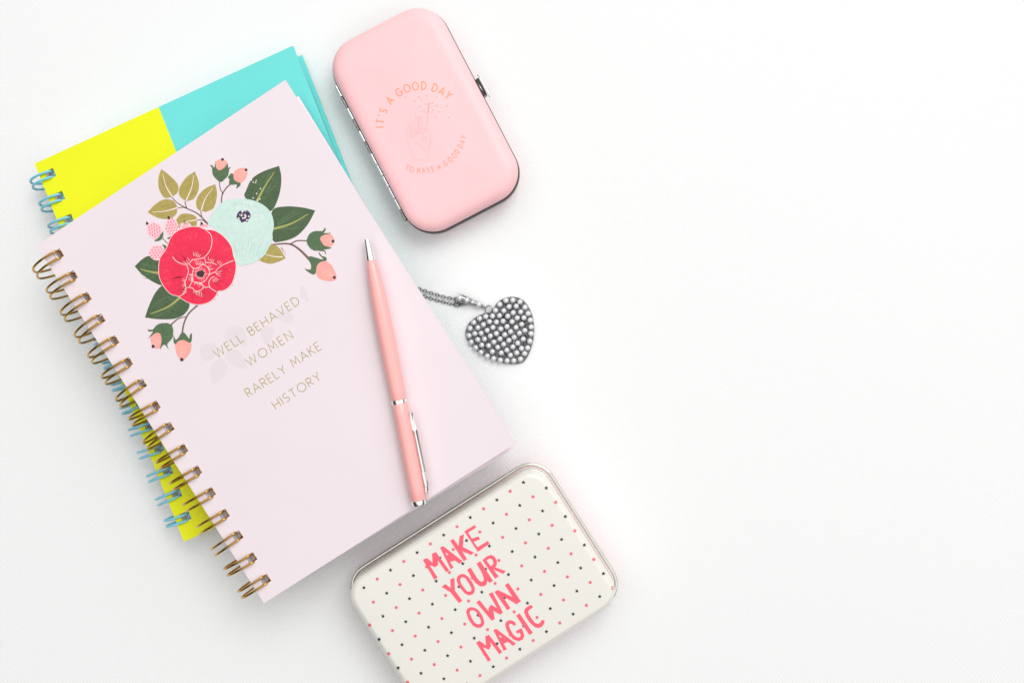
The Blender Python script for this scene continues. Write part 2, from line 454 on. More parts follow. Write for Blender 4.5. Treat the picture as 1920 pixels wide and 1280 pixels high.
# olive leaves
for A, B, vein in (([(285, 215), (350, 265), (425, 345), (424, 415), (372, 456)], [(372, 456), (310, 458), (266, 385), (262, 290), (285, 215)], [(298, 255), (325, 360), (380, 452)]),
                   ([(573, 235), (606, 330), (602, 400), (562, 470), (500, 490)], [(500, 490), (448, 452), (438, 385), (495, 292), (573, 235)], [(563, 270), (545, 375), (497, 487)]),
                   ([(748, 345), (763, 430), (735, 545), (665, 583)], [(665, 583), (600, 560), (584, 490), (620, 420), (680, 372), (748, 345)], [(730, 372), (660, 475), (627, 572)]),
                   ([(168, 585), (230, 520), (310, 475), (390, 487), (423, 540)], [(423, 540), (410, 605), (340, 642), (250, 630), (168, 585)], [(205, 582), (320, 576), (425, 546)]),
                   ([(405, 662), (450, 605), (520, 597), (582, 622), (592, 665)], [(592, 665), (580, 705), (500, 722), (440, 720), (405, 662)], [(438, 692), (510, 664), (592, 650)]),
                   ([(1230, 855), (1290, 885), (1325, 935), (1352, 978)], [(1352, 978), (1290, 1008), (1210, 1025), (1125, 990), (1170, 930), (1230, 855)], [(1168, 940), (1240, 962), (1325, 968)])):
    leaf(A, B, 0, 2); line(vein, 9, 4, 4, F, (.4, 1.1))
    streaks(A[0], A[-1], 60, 10, 17, 2.5, F, int(A[0][0]))
# dark green leaves
for A, B, vein in (([(1295, 188), (1314, 290), (1300, 420), (1250, 550), (1190, 590)], [(1190, 590), (1080, 540), (1000, 450), (1012, 400), (1062, 300), (1160, 235), (1295, 188)], [(1255, 240), (1170, 370), (1095, 510)]),
                   ([(1605, 570), (1500, 545), (1370, 535), (1250, 556), (1220, 650)], [(1220, 650), (1240, 822), (1310, 836), (1440, 792), (1540, 690), (1605, 570)], [(1545, 600), (1400, 682), (1240, 730)]),
                   ([(57, 1048), (120, 988), (180, 960), (280, 980), (320, 1090)], [(320, 1090), (300, 1206), (200, 1172), (110, 1105), (57, 1048)], [(105, 1070), (190, 1094), (280, 1108)]),
                   ([(145, 1486), (180, 1386), (240, 1266), (320, 1206), (430, 1290)], [(430, 1290), (525, 1366), (490, 1450), (400, 1496), (260, 1500), (145, 1486)], [(190, 1456), (340, 1396), (450, 1312)])):
    leaf(A, B, 1, 2); line(vein, 17, 10, 4, F, (.35, 1.2))
    streaks(A[0], vein[-1], 95, 34, 14, 2.5, F, int(A[0][0]))
# buds
def bud(pink, calyx, dot, r, conv=F, fn=4):
    shape(pink, 6, 3, conv); shape(calyx, 15, 4, conv, fn)
    cx = sum(p[0] for p in pink) / len(pink); cy = sum(p[1] for p in pink) / len(pink)
    for i in range(5):
        o = (i - 2) * 11; dx, dy = dot[0] - cx, dot[1] - cy; L = math.hypot(dx, dy) + 1e-6
        line([(cx - dx * .3 - dy / L * o, cy - dy * .3 + dx / L * o), (cx + dx * .3 - dy / L * o * 1.1, cy + dy * .3 + dx / L * o * 1.1), (dot[0] - dx * .25 - dy / L * o * .5, dot[1] - dy * .25 + dx / L * o * .5)], 3.4, 16, 3.5, conv, (.6, 1), 3)
    x, y = conv(*dot); disc(art, x, y, r / 4.571, onp(5), 7)
bud([(748, 165), (770, 140), (810, 128), (850, 160), (845, 205), (780, 232)],
    [(748, 145), (752, 195), (780, 228), (830, 200), (853, 165), (860, 205), (887, 195), (868, 215), (858, 270), (830, 300), (795, 327), (755, 300), (725, 260), (720, 205), (703, 183), (722, 182), (740, 205)], (810, 133), 12, F, 2)
bud([(903, 255), (940, 215), (1000, 206), (1023, 240), (1010, 290), (970, 332), (918, 318)],
    [(888, 252), (903, 262), (905, 300), (935, 325), (965, 335), (958, 360), (925, 382), (935, 348), (890, 350), (865, 340), (870, 300), (855, 292), (875, 260)], (1012, 222), 12, F, 2)
bud([(1640, 805), (1680, 778), (1730, 770), (1760, 800), (1767, 840), (1742, 877), (1690, 875)],
    [(1530, 825), (1560, 765), (1610, 745), (1670, 745), (1688, 712), (1694, 742), (1675, 763), (1748, 762), (1680, 780), (1645, 808), (1680, 870), (1748, 890), (1680, 905), (1600, 915), (1550, 880)], (1757, 833), 13, F, 2)
line([(1640, 908), (1686, 918), (1694, 948)], 12, 15, 4.2, F, (1.3, .2))
bud([(1606, 1080), (1625, 1030), (1690, 1003), (1745, 1040), (1786, 1130), (1772, 1168), (1700, 1172), (1630, 1142)],
    [(1545, 965), (1600, 970), (1650, 985), (1675, 985), (1642, 952), (1633, 922), (1662, 958), (1698, 970), (1700, 1000), (1650, 1010), (1618, 1045), (1610, 1100), (1590, 1118), (1550, 1100), (1513, 1068), (1560, 1078), (1570, 1040)], (1768, 1143), 13, F, 2)
bud([(198, 965), (240, 932), (282, 938), (292, 1000), (280, 1055), (225, 1064), (196, 1010)],
    [(375, 860), (386, 960), (350, 1010), (335, 1030), (350, 1074), (325, 1040), (300, 1035), (272, 1076), (288, 1005), (276, 938), (230, 935), (170, 984), (215, 920), (182, 922), (170, 902), (210, 905), (240, 870), (290, 848)], (215, 1047), 14, F2, 2)
bud([(402, 1030), (430, 998), (480, 985), (538, 1015), (538, 1080), (500, 1142), (462, 1170), (422, 1120)],
    [(465, 922), (500, 950), (524, 982), (530, 950), (546, 933), (546, 990), (530, 1018), (480, 992), (430, 1002), (410, 1028), (390, 1010), (392, 950), (406, 990), (430, 975)], (461, 1160), 15, F2, 2)
# berries
def berry(cx, cy, rx, ry, rot, dot):
    x, y = F(cx, cy); R = math.radians(rot); disc(art, x, y, rx / 4.571, onp(2.9), 8, 22, ry / 4.571, R)
    st = 24; c, s = math.cos(R), math.sin(R); k = 0
    for j in range(-4, 5):
        for i in range(-4, 5):
            ex = (i + (0.5 if j % 2 else 0)) * st; ey = j * st * 1.05
            if (ex / (rx - 5)) ** 2 + (ey / (ry - 5)) ** 2 > 0.98: continue
            X, Y = F(cx + c * ex - s * ey, cy + s * ex + c * ey); k += 1
            disc(art, X, Y, 8.6 / 4.571, onp(3.4), 9, 8, 11.5 / 4.571, R + random.uniform(-.2, .2))
    if dot:
        leaf([(dot[0] - 12, dot[1] + 12), (dot[0] - 8, dot[1] - 14), (dot[0] + 2, dot[1] - 12)], [(dot[0] + 2, dot[1] - 12), (dot[0] + 12, dot[1] + 8), (dot[0] - 12, dot[1] + 12)], 7, 3.9)
berry(228, 742, 64, 80, -32, (165, 680)); berry(376, 718, 60, 84, -8, (350, 632)); berry(495, 712, 50, 40, 0, (486, 670)); berry(645, 700, 36, 30, 0, (632, 682)); berry(246, 930, 68, 66, 60, None)
for pts in ([(225, 830), (262, 800), (300, 750), (298, 800), (270, 828)], [(335, 806), (372, 790), (400, 770), (385, 806), (360, 816)], [(292, 862), (325, 870), (335, 888), (318, 912), (308, 885)]):
    shape(pts, 15, 3.8)
# mint flower
shape([(685, 690), (720, 600), (790, 512), (880, 475), (980, 469), (1080, 486), (1170, 530), (1230, 600), (1250, 690), (1238, 770), (1240, 810), (1220, 860), (1170, 950), (1100, 1005), (1010, 1035), (940, 1030), (860, 900), (740, 720)], 2, 4.6)
rr = random.Random(3)
for i in range(46):
    a = rr.uniform(-0.15, 1.0); x0 = 780 + 430 * rr.random(); y0 = 800 + 90 * rr.random()
    if x0 < 900 and y0 > 820: continue
    line([(x0, y0), (x0 - 6 + (x0 - 1000) * -0.05, y0 + 50), (x0 + (x0 - 1000) * -0.22, y0 + 60 + 60 * rr.random())], 3, 13 if i % 3 else 4, 5.1 + (i % 5) * 0.06, F, (.4, .9), 3)
for i in range(26):
    a = rr.uniform(math.pi * 0.85, math.pi * 2.05); r0 = rr.uniform(170, 205); da = rr.uniform(.08, .22)
    line([(985 + r0 * math.cos(a) * 1.15, 665 + r0 * math.sin(a) * .8), (985 + r0 * math.cos(a + da / 2) * 1.15, 665 + r0 * math.sin(a + da / 2) * .8), (985 + r0 * math.cos(a + da) * 1.15, 665 + r0 * math.sin(a + da) * .8)], 3, 13, 5.1 + (i % 5) * 0.06, F, (.5, .9), 3)
shape([(930, 630), (942, 590), (965, 572), (990, 578), (1015, 568), (1045, 590), (1050, 625), (1030, 650), (1028, 668), (1000, 664), (975, 674), (958, 650)], 11, 5.6, F, 3)
for i in range(64):
    if i < 9: x, y = 990 + 46 * math.cos(i * .9) * (.4 + .6 * (i % 2)), 620 + 40 * math.sin(i * .9) * (.4 + .6 * (i % 2)); r = 8
    else:
        a = rr.uniform(-math.pi, .6); q = rr.uniform(62, 175); x, y = 1020 + q * math.cos(a) * 1.0, 640 + q * math.sin(a) * 0.85; r = rr.uniform(3, 6)
        if i > 54: x, y = rr.uniform(1050, 1140), rr.uniform(290, 490); r = 6
    X, Y = F(x, y); disc(art, X, Y, r / 4.571, onp(6.0), 4, 8)
# red flower
red = [(262, 380), (275, 290), (325, 215), (368, 112), (430, 55), (520, 25), (600, 22), (660, 45), (740, 55), (820, 105), (885, 190), (904, 270), (925, 340), (920, 420), (890, 510), (830, 565), (772, 577), (755, 612), (710, 660), (650, 685), (580, 690), (500, 665), (430, 620), (370, 602), (310, 540), (270, 460)]
rc = sm([F2(*p) for p in red], 5)
fill(art, [rc], onp(6.4), 3)
ribbon(art, list(rc) + [rc[0]], 4.5 / 4.571, onp(6.9), 4)
def hairs(cx, cy, rad0, rad1, a0, a1, cnt, mi, layer, wd, seed):
    q = random.Random(seed)
    for i in range(cnt):
        a = math.radians(q.uniform(a0, a1)); r0 = q.uniform(*rad0); r1 = r0 + q.uniform(*rad1)
        bend = q.uniform(-.04, .04)
        line([(cx + r0 * math.cos(a), cy + r0 * math.sin(a)), (cx + (r0 + r1) / 2 * math.cos(a + bend), cy + (r0 + r1) / 2 * math.sin(a + bend)), (cx + r1 * math.cos(a + bend), cy + r1 * math.sin(a + bend))], wd, mi, layer + (i % 6) * .05, F2, (1, .4), 3)
hairs(610, 420, (140, 170), (40, 110), 0, 360, 150, 12, 6.6, 4.5, 5)
hairs(600, 380, (250, 300), (30, 50), 150, 400, 60, 19, 6.6, 4.0, 9)
for pts in ([(664, 48), (708, 90), (720, 150), (702, 225), (655, 283), (600, 300), (545, 305)], [(380, 280), (420, 322), (480, 345), (520, 338), (555, 305)],
            [(500, 345), (518, 400), (500, 465), (488, 505), (494, 560), (465, 605), (430, 620)], [(904, 312), (840, 338), (785, 368), (752, 408), (765, 432)],
            [(757, 580), (705, 545), (693, 500), (715, 462), (742, 450)], [(490, 545), (545, 545), (577, 573), (620, 568), (650, 545), (698, 538)],
            [(520, 338), (562, 378), (605, 372), (640, 345), (682, 372), (700, 412), (690, 440)], [(562, 378), (550, 435), (548, 482), (600, 505), (655, 490), (700, 432), (752, 408)],
            [(655, 290), (672, 328), (720, 332), (760, 350)], [(525, 430), (545, 445), (555, 480), (520, 545)], [(600, 505), (640, 520), (655, 545)]):
    line(pts, 5, 4, 7.2, F2)
q = random.Random(11)
for (x, y, a, cnt, sp) in ((590, 280, -70, 5, 60), (520, 320, -130, 3, 50), (490, 490, 165, 5, 60), (500, 560, 170, 3, 40), (590, 575, 100, 6, 70), (715, 320, -70, 4, 50), (780, 345, -45, 3, 40), (765, 430, 10, 3, 40), (735, 470, 60, 4, 40), (630, 350, -90, 7, 80), (690, 385, -30, 4, 40), (560, 450, 180, 5, 60), (600, 495, 100, 6, 60)):
    for i in range(cnt):
        t = (i - cnt / 2) / cnt; ang = math.radians(a + t * 50); ox = -math.sin(math.radians(a)) * t * sp; oy = math.cos(math.radians(a)) * t * sp
        L = q.uniform(18, 46); line([(x + ox, y + oy), (x + ox + L * math.cos(ang), y + oy + L * math.sin(ang))], 4.2, 4, 7.5 + (i % 4) * .06, F2, (1, .5))
for i in range(22):
    a = i * 2 * math.pi / 22; r1 = 48 + 22 * q.random(); line([(622 + 30 * math.cos(a), 425 + 30 * math.sin(a)), (622 + r1 * math.cos(a), 425 + r1 * math.sin(a))], 3.6, 4, 7.5 + (i % 4) * .06, F2, (1, .6))
shape([(585, 425), (600, 405), (622, 402), (634, 388), (645, 405), (658, 412), (650, 435), (640, 455), (610, 452), (598, 448)], 7, 7.9, F2, 2)
art.build('floral_print', PM, cover)

# gold lettering on the pink cover
FT = lines_font()
txt = MB()
def text_line(mb, s, start, direction, height, length, wd, place, font):
    d = Vector(direction).normalized(); up = Vector((d.y, -d.x))
    if up.y > 0: up = -up
    nat = sum(font[c][0] for c in s if c != ' ') * height; sp_n = s.count(' '); gaps = len(s) - 1 - sp_n * 2
    gp = (length - nat) / (gaps + sp_n * 3.0); x = 0
    for i, c in enumerate(s):
        if c == ' ': x += gp * 2.0; continue
        wdt, st = font[c]
        for k, poly in enumerate(st):
            pts = [Vector(start) + d * (x + px * height) + up * (py * height) for px, py in poly]
            ribbon(mb, pts, wd, place(k), 0)
        x += wdt * height
        if i + 1 < len(s): x += gp
dirv = (.834, -.552); nv = Vector((.552, .834))
for s, tl, L in (('WELL BEHAVED', (95, 655), 186.6), ('WOMEN', (405, 735), 98.6), ('RARELY MAKE', (398, 1028), 164), ('HISTORY', (660, 1145), 102.7)):
    st = Vector(G3(*tl)) + nv * 16.2
    text_line(txt, s, st, dirv, 16.2, L, 1.35, lambda k: onp(1.2 + k * 0.3), FT)
txt.build('lettering', mat('gold_foil_print', (178, 158, 84), 0.45), cover)

# ------------------------------------------------------------------ ballpoint pen
pa, pb = T(687.8, 448.3, 154), T(787.0, 947.0, 154)
ax = (pb - pa).normalized(); PL = (pb - pa).length; k154 = (D - 154) / D
pz = ZP + 1.0 + 14.6
side = Vector((-ax.y, ax.x, 0))
if side.x < 0: side = -side
pen = thing('ballpoint_pen', 'salmon pink ballpoint pen with chrome tip, ring and clip on the pale pink notebook', 'pen', (pa.x, pa.y, pz))
def pen_rev(name, prof, material, sharp=35):
    mb = MB(); vs = []; fs = []; n2 = 40
    for t, r in prof:
        c0 = pa + ax * (t * k154); c0.z = pz
        for k in range(n2):
            a = 2 * math.pi * k / n2
            vs.append(c0 + side * (r * k154 * math.cos(a)) + Vector((0, 0, r * k154 * math.sin(a))))
    for i in range(len(prof) - 1):
        for k in range(n2):
            l = (k + 1) % n2; fs.append([i * n2 + k, i * n2 + l, (i + 1) * n2 + l, (i + 1) * n2 + k])
    fs.append(list(range(n2))); fs.append([(len(prof) - 1) * n2 + k for k in range(n2)])
    mb.add(vs, fs, 0, True)
    return mb.build(name, material, pen, sharp, recalc=True)
M_pen = mat('salmon_pink_lacquer', (252, 181, 176), 0.28, spec=0.5, coat=0.25)
pen_rev('pen_tip', [(0, 4.6), (0.4, 5.0), (20, 7.0), (41, 9.0), (41.5, 8.6)], M_chrome)
pen_rev('lower_barrel', [(41.6, 9.2), (42.4, 9.7), (60, 11.3), (85, 13.2), (120, 14.9), (160, 15.7), (200, 15.8), (250, 15.3), (290, 14.6), (305.5, 14.2), (306.2, 13.8)], M_pen)
pen_rev('center_ring', [(306.3, 13.9), (306.6, 14.4), (310, 14.6), (314, 14.4), (314.4, 13.9)], M_chrome)
pen_rev('upper_barrel', [(314.5, 13.8), (315.2, 14.3), (340, 14.7), (400, 15.0), (470, 14.9), (497, 14.5), (497.6, 14.1)], M_pen)
pen_rev('end_cap', [(497.7, 14.2), (498.2, 14.8), (504, 14.6), (507, 13.6), (508, 12.0)], M_chrome)
cl = MB()
def clip_bar(prof, z0, z1):
    """prof = [(t, inner, outer)] along the pen"""
    vs = []; fs = []
    for t, i_, o_ in prof:
        for (r, z) in ((i_, z0), (o_ + 1.2, z0 + .6), (o_ + 1.2, z1 - 2.5), (i_ + (o_ - i_) * .72, z1), (i_ + (o_ - i_) * .3, z1 - .2), (i_, z1 - 2.4)):
            p = pa + ax * (t * k154) + side * (r * k154); vs.append(Vector((p.x, p.y, pz + z)))
    N = len(prof)
    for i in range(N - 1):
        for k in range(6): fs.append([i * 6 + k, i * 6 + (k + 1) % 6, (i + 1) * 6 + (k + 1) % 6, (i + 1) * 6 + k])
    fs.append(list(range(6))); fs.append([(N - 1) * 6 + k for k in range(6)])
    cl.add(vs, fs)
clip_bar([(334, 16.0, 18.5), (337, 14.6, 20.5), (352, 13.0, 21.5), (366, 13.0, 22.0), (370, 16.2, 22.0)], -3, 7)
clip_bar([(370.2, 16.6, 22.0), (400, 16.4, 22.6), (446, 16.4, 23.2), (447, 16.6, 23.2)], -2, 5.5)
clip_bar([(447.2, 15.2, 23.2), (462, 15.6, 23.4), (474, 16.4, 23.0), (476, 17.0, 22.0)], -3, 6.5)
clip_bar([(476.2, 16.4, 21.5), (480, 15.0, 21.8), (486, 15.0, 19.8), (490, 16.0, 18.0)], -2, 5)
cl.build('clip', M_chrome, pen, recalc=True)

# ------------------------------------------------------------------ pink hinged case
A_ = Vector((.887, .462, 0)); B_ = Vector((-.462, .887, 0))       # across / along (world, y up)
def AB(a, b2, z):                                                 # photo projections on the case's axes -> world
    px = a * .887 + b2 * .462; py = -a * .462 + b2 * .887
    return T(px, py, z)
ZR = 40.0
c0 = (AB(487, 371, ZR + 8) + AB(719.5, 371, ZR + 8) + AB(487, 767, ZR + 8) + AB(719.5, 767, ZR + 8)) / 4
hw = (AB(719.5, 371, ZR + 8) - AB(487, 371, ZR + 8)).length / 2; hh = (AB(487, 767, ZR + 8) - AB(487, 371, ZR + 8)).length / 2
CR = 58.0
case = thing('hinged_case', 'pink rounded hinged case with copper lettering and a small dark side clasp', 'case', (c0.x, c0.y, 0))
cf = (Vector((c0.x, c0.y, 0)), A_, B_)
def lid_z(i):
    w0 = 36.0; H = 24.0
    if i >= w0: return ZR + 8 + H + min(3.0, (i - w0) * 0.045)
    return ZR + 8 + H * (1 - (1 - max(i, 0) / w0) ** 2.9) ** (1 / 2.2)
M_case = mat('matte_pink_shell', (255, 200, 203), 0.42, spec=0.4, var=0.012, vscale=40, bump=0.03)
ins = [0, .15, .5, 1.1, 2, 3.2, 5, 7.5, 10.5, 14, 18, 23, 29, 35, 41, 46, 53, 62, 75, 90, 105]
mb = MB(); loft(mb, cf, hw, hh, CR, [(1.2, ZR + 7.4)] + [(i, lid_z(i)) for i in ins], cap_bot=False, n=14)
lid = mb.build('lid', M_case, case)
mb = MB(); loft(mb, cf, hw, hh, CR, [(2.0, ZR + 9), (-0.6, ZR + 7.2), (-1.4, ZR + 5.5), (-1.4, ZR + .4), (0.6, ZR - .3), (0.6, ZR - 1.2), (-1.6, ZR - 1.9), (-2.4, ZR - 12), (-2.0, ZR - 16), (2, ZR - 17)][::-1], cap_top=False, cap_bot=False, n=14)
mb.build('rim', mat('black_nickel_rim', (34, 31, 32), 0.35, 0.6), case, 40)
mb = MB(); loft(mb, cf, hw, hh, CR, [(60, 0), (44, 0.6), (28, 2.8), (14, 8), (5, 15), (0.8, 23.5)], cap_top=True, n=14)
mb.build('base', M_case, case)
# hinge down the left edge
hg = MB(); h0 = AB(484.2, 434, ZR + 4); h1 = AB(484.2, 720, ZR + 4); hd = (h1 - h0)
tube(hg, [h0, h1], 1.3, 8); hinge = hg.build('hinge', M_dark_metal, case)
for i in range(12):
    p0 = h0 + hd * (i / 12 + .003); p1 = h0 + hd * ((i + 1) / 12 - .003)
    mb = MB(); tube(mb, [p0, p1], 3.3 if i not in (1, 3, 5, 11) else 2.7, 14)
    mb.build('hinge_knuckle', M_chrome if i not in (1, 3, 5, 11) else M_antique, hinge, 40)
# clasp on the right edge
def on_edge(a, b2, z): return AB(a, b2, z)
mb = MB()
bs = 548.0
def prism(mb, pts2, z0, z1, mi=0):
    n3 = len(pts2); vs = [Vector((p.x, p.y, z0)) for p in pts2] + [Vector((p.x, p.y, z1)) for p in pts2]
    mb.add(vs, [list(range(n3))[::-1], [n3 + i for i in range(n3)]] + [[i, (i + 1) % n3, n3 + (i + 1) % n3, n3 + i] for i in range(n3)], mi)
edge = [AB(a, b2, ZR) for a, b2 in ((716, 547), (728, 545), (728, 580), (716, 582))]
prism(mb, edge, ZR - 8, ZR + 6)
clasp = mb.build('clasp', M_dark_metal, case, recalc=True)
mb = MB(); tube(mb, [AB(729, 538, ZR + 4), AB(731.2, 545, ZR + 5), AB(731.2, 580, ZR + 5), AB(729, 587, ZR + 4)], [0.7, 1.1, 1.1, 0.7], 10)
mb.build('clasp_lever', M_chrome, clasp)
mb = MB(); tube(mb, [AB(722.5, 553, ZR + 6.2), AB(723.5, 570, ZR + 6.2)], 0.8, 8); mb.build('clasp_spring', M_chrome, clasp)
mb = MB(); prism(mb, [AB(a, b2, ZR) for a, b2 in ((716, 525), (720.2, 545), (720.2, 582), (716, 604))], ZR - 6, ZR + 7)
mb.build('clasp_plate', M_dark_metal, clasp, recalc=True)

# printed lettering and drawing on the case lid
def on_lid(lift):
    def pl(px, py):
        z = 80.0
        for _ in range(3):
            p = T(px, py, z); q2 = Vector((p.x - c0.x, p.y - c0.y, 0)); z = lid_z(inset_of(q2.dot(A_), q2.dot(B_), hw, hh, CR))
        return Vector((p.x, p.y, z + lift))
    return pl
lt = MB(); NF = lines_font(0.78); NB = lines_font(0.6)
def arc_text(mb, s, angs, R, height, wd, inward, font, cx=790.5, cy=239.5):
    for c, a in zip([q3 for q3 in s if q3 != ' '], angs):
        wdt, st = font[c]; A = math.radians(a); rad = Vector((math.cos(A), math.sin(A)))
        up = rad if not inward else -rad; rt = Vector((-up.y, up.x))
        for k, poly in enumerate(st):
            ribbon(mb, [Vector((cx, cy)) + rad * R + rt * ((x - wdt / 2) * height) + up * ((y - .5) * height) for x, y in poly], wd, on_lid(.25 + .12 * k), 0)
top = [(714.6, 238.6), (716, 228.4), (711.5, 217), (721, 208.8), (733.5, 190.7), (749, 174.6), (763.3, 166.4), (778.8, 161.7), (794.7, 160.7), (816, 164), (828.3, 171.8), (842.6, 176.8)]
angs = [math.degrees(math.atan2(y - 239.5, x - 790.5)) for x, y in top]
arc_text(lt, "IT'SAGOODDAY", angs, 78.5, 14.2, 2.5, False, NF)
bot = [(763.5, 315.4), (771.8, 318.3), (784.7, 320.3), (794.5, 320), (803.2, 318.8), (811.6, 316.7), (822.6, 312), (834.0, 305), (842.2, 297.5), (849.6, 290), (856.5, 283.5), (863.2, 274.5), (867.6, 266.5), (871.6, 257.8)]
angb = [math.degrees(math.atan2(y - 239.5, x - 790.5)) for x, y in bot]
arc_text(lt, 'TOHAVEAGOODDAY', angb, 80.3, 10.0, 1.4, True, NB)
lt.build('lettering', mat('copper_foil_print', (247, 164, 130), 0.4), lid)
dr = MB()
def H3(x, y): return (690 + x / 6.095, 130 + y / 6.095)
def hl(pts, wd=.8, mi=0, n=5): ribbon(dr, sm([H3(*p) for p in pts], n, False) if len(pts) > 2 else [H3(*p) for p in pts], wd, on_lid(.25 + .02 * (len(dr.f) % 7)), mi)
for pts in ([(515, 1025), (600, 1040), (675, 1030), (690, 960), (710, 830), (708, 740), (690, 700), (660, 675)],
            [(515, 1025), (490, 950), (460, 850), (445, 760), (448, 690), (470, 640), (490, 630), (488, 670), (482, 740), (500, 795)],
            [(500, 795), (540, 750), (590, 730), (625, 740)], [(500, 700), (520, 710), (530, 620), (545, 560), (562, 545), (575, 560), (572, 620), (578, 680)],
            [(578, 640), (590, 560), (602, 540), (612, 560), (606, 640), (604, 685)], [(500, 795), (490, 760), (510, 720), (560, 690), (620, 675), (665, 690)],
            [(545, 848), (590, 865), (630, 900), (668, 938)], [(530, 745), (545, 725), (600, 705), (632, 712)],
            [(640, 740), (635, 790), (620, 840)], [(655, 770), (662, 810)], [(648, 680), (650, 715)], [(662, 676), (660, 715)]):
    hl(pts, .75)
hl([(696, 382), (692, 440), (682, 500)], 1.7, 1); hl([(682, 500), (676, 590), (666, 690)], 1.0); hl([(690, 500), (686, 560), (682, 600)], .7)
for (x, y) in ((430, 320), (585, 320), (668, 305), (786, 312), (536, 366), (735, 388), (662, 402), (590, 428), (793, 415), (905, 420), (740, 467), (640, 490), (810, 490), (545, 510), (775, 550), (920, 552)):
    X, Y = H3(x, y); disc(dr, X, Y, 1.25, on_lid(.3), 1, 7)
for a, b2 in (((640, 395), (600, 345)), ((690, 370), (672, 325)), ((665, 450), (580, 490)), ((720, 430), (790, 422)), ((705, 480), (765, 535)), ((700, 400), (730, 392))):
    hl([a, b2], .6)
dr.build('hand_drawing', [mat('faint_rose_print', (247, 184, 182), 0.45), mat('rose_copper_print', (238, 158, 140), 0.45)], lid)

# ------------------------------------------------------------------ tin box with star and dot pattern
TA = Vector((.843, .538, 0)); TB = Vector((-.538, .843, 0))
na, nbp = NX * .843 - NY * .538, NX * .538 + NY * .843
a0, a1 = -564.5, -151.0; b0, b1 = 214.6, 500.0                      # true extents along the tin's axes
ca, cb = (a0 + a1) / 2, (b0 + b1) / 2
tc0 = TA * ca - TB * cb
thw, thh = (a1 - a0) / 2, (b1 - b0) / 2
TR = 40.0; ZT = 95.0; FR = 13.0
tin = thing('tin_box', 'cream rectangular tin with pink slogan and tiny star and dot pattern, nearest the bottom edge', 'tin', (tc0.x, tc0.y, 0))
tf = (Vector((tc0.x, tc0.y, 0)), TA, TB)
def tin_z(i):
    if i >= FR: return ZT + min(0.6, (i - FR) * 0.02)
    return ZT - FR + math.sqrt(max(0, FR * FR - (FR - i) ** 2))
M_cream = mat('cream_enamel', (230, 227, 219), 0.16, spec=0.5, coat=0.5)
M_tinpink = mat('pink_tin_ink', (255, 92, 114), 0.3)
M_navy = mat('navy_star_ink', (24, 34, 48), 0.35)
M_halo = mat('pale_pink_ink', (252, 206, 202), 0.3)
M_dot = mat('rose_dot_ink', (226, 112, 124), 0.3)
mb = MB()
prof = [(0.0, 47.0), (0.0, ZT - FR)] + [(FR - FR * math.cos(math.radians(a)), ZT - FR + FR * math.sin(math.radians(a))) for a in range(10, 91, 10)] + [(43, ZT + .6), (80, ZT + .6)]
loft(mb, tf, thw, thh, TR, prof, 0, True, False, True, 12)
def on_tin(lift):
    def pl(px, py):
        z = ZT + 1.0
        while z > ZT - FR - 20:
            p = T(px, py, z); q2 = Vector((p.x - tc0.x, p.y - tc0.y, 0)); i = inset_of(q2.dot(TA), q2.dot(TB), thw, thh, TR)
            if i >= 0 and tin_z(i) >= z: break
            z -= 0.1
        return Vector((p.x, p.y, z + lift * (4.0 if i < FR + 2 else 1.0)))
    return pl
def tin_inset(px, py):
    p = T(px, py, ZT); q2 = Vector((p.x - tc0.x, p.y - tc0.y, 0)); return inset_of(q2.dot(TA), q2.dot(TB), thw, thh, TR)
def tin_ok(px, py):
    p = T(px, py, ZT); q2 = Vector((p.x - tc0.x, p.y - tc0.y, 0)); x, y = q2.dot(TA), q2.dot(TB)
    return inset_of(x, y, thw, thh, TR) > (2.0 if x > thw - 30 else 9.0)
def Zt(x, y): return (640 + x / 2.977, 850 + y / 2.977)
for i in range(-9, 22):
    for j in range(-9, 12):
        sx_, sy_ = 126 + 127.4 * i + 148.5 * j, 747 + 30.6 * i - 97.8 * j
        X, Y = Zt(sx_, sy_)
        if tin_ok(X, Y):
            pts = [(X + (4.1 if k % 2 == 0 else 1.95) * math.sin(math.pi * k / 5 + .12), Y - (4.1 if k % 2 == 0 else 1.95) * math.cos(math.pi * k / 5 + .12)) for k in range(10)]
            fill(mb, [pts], on_tin(.2), 1)
        X, Y = Zt(sx_ + 74.2, sy_ - 48.4)
        if tin_ok(X, Y):
            disc(mb, X, Y, 3.8, on_tin(.14), 2, 12); disc(mb, X, Y, 2.9, on_tin(.22), 3, 12)
tlid = mb.build('lid', [M_cream, M_navy, M_halo, M_dot], tin, 50)
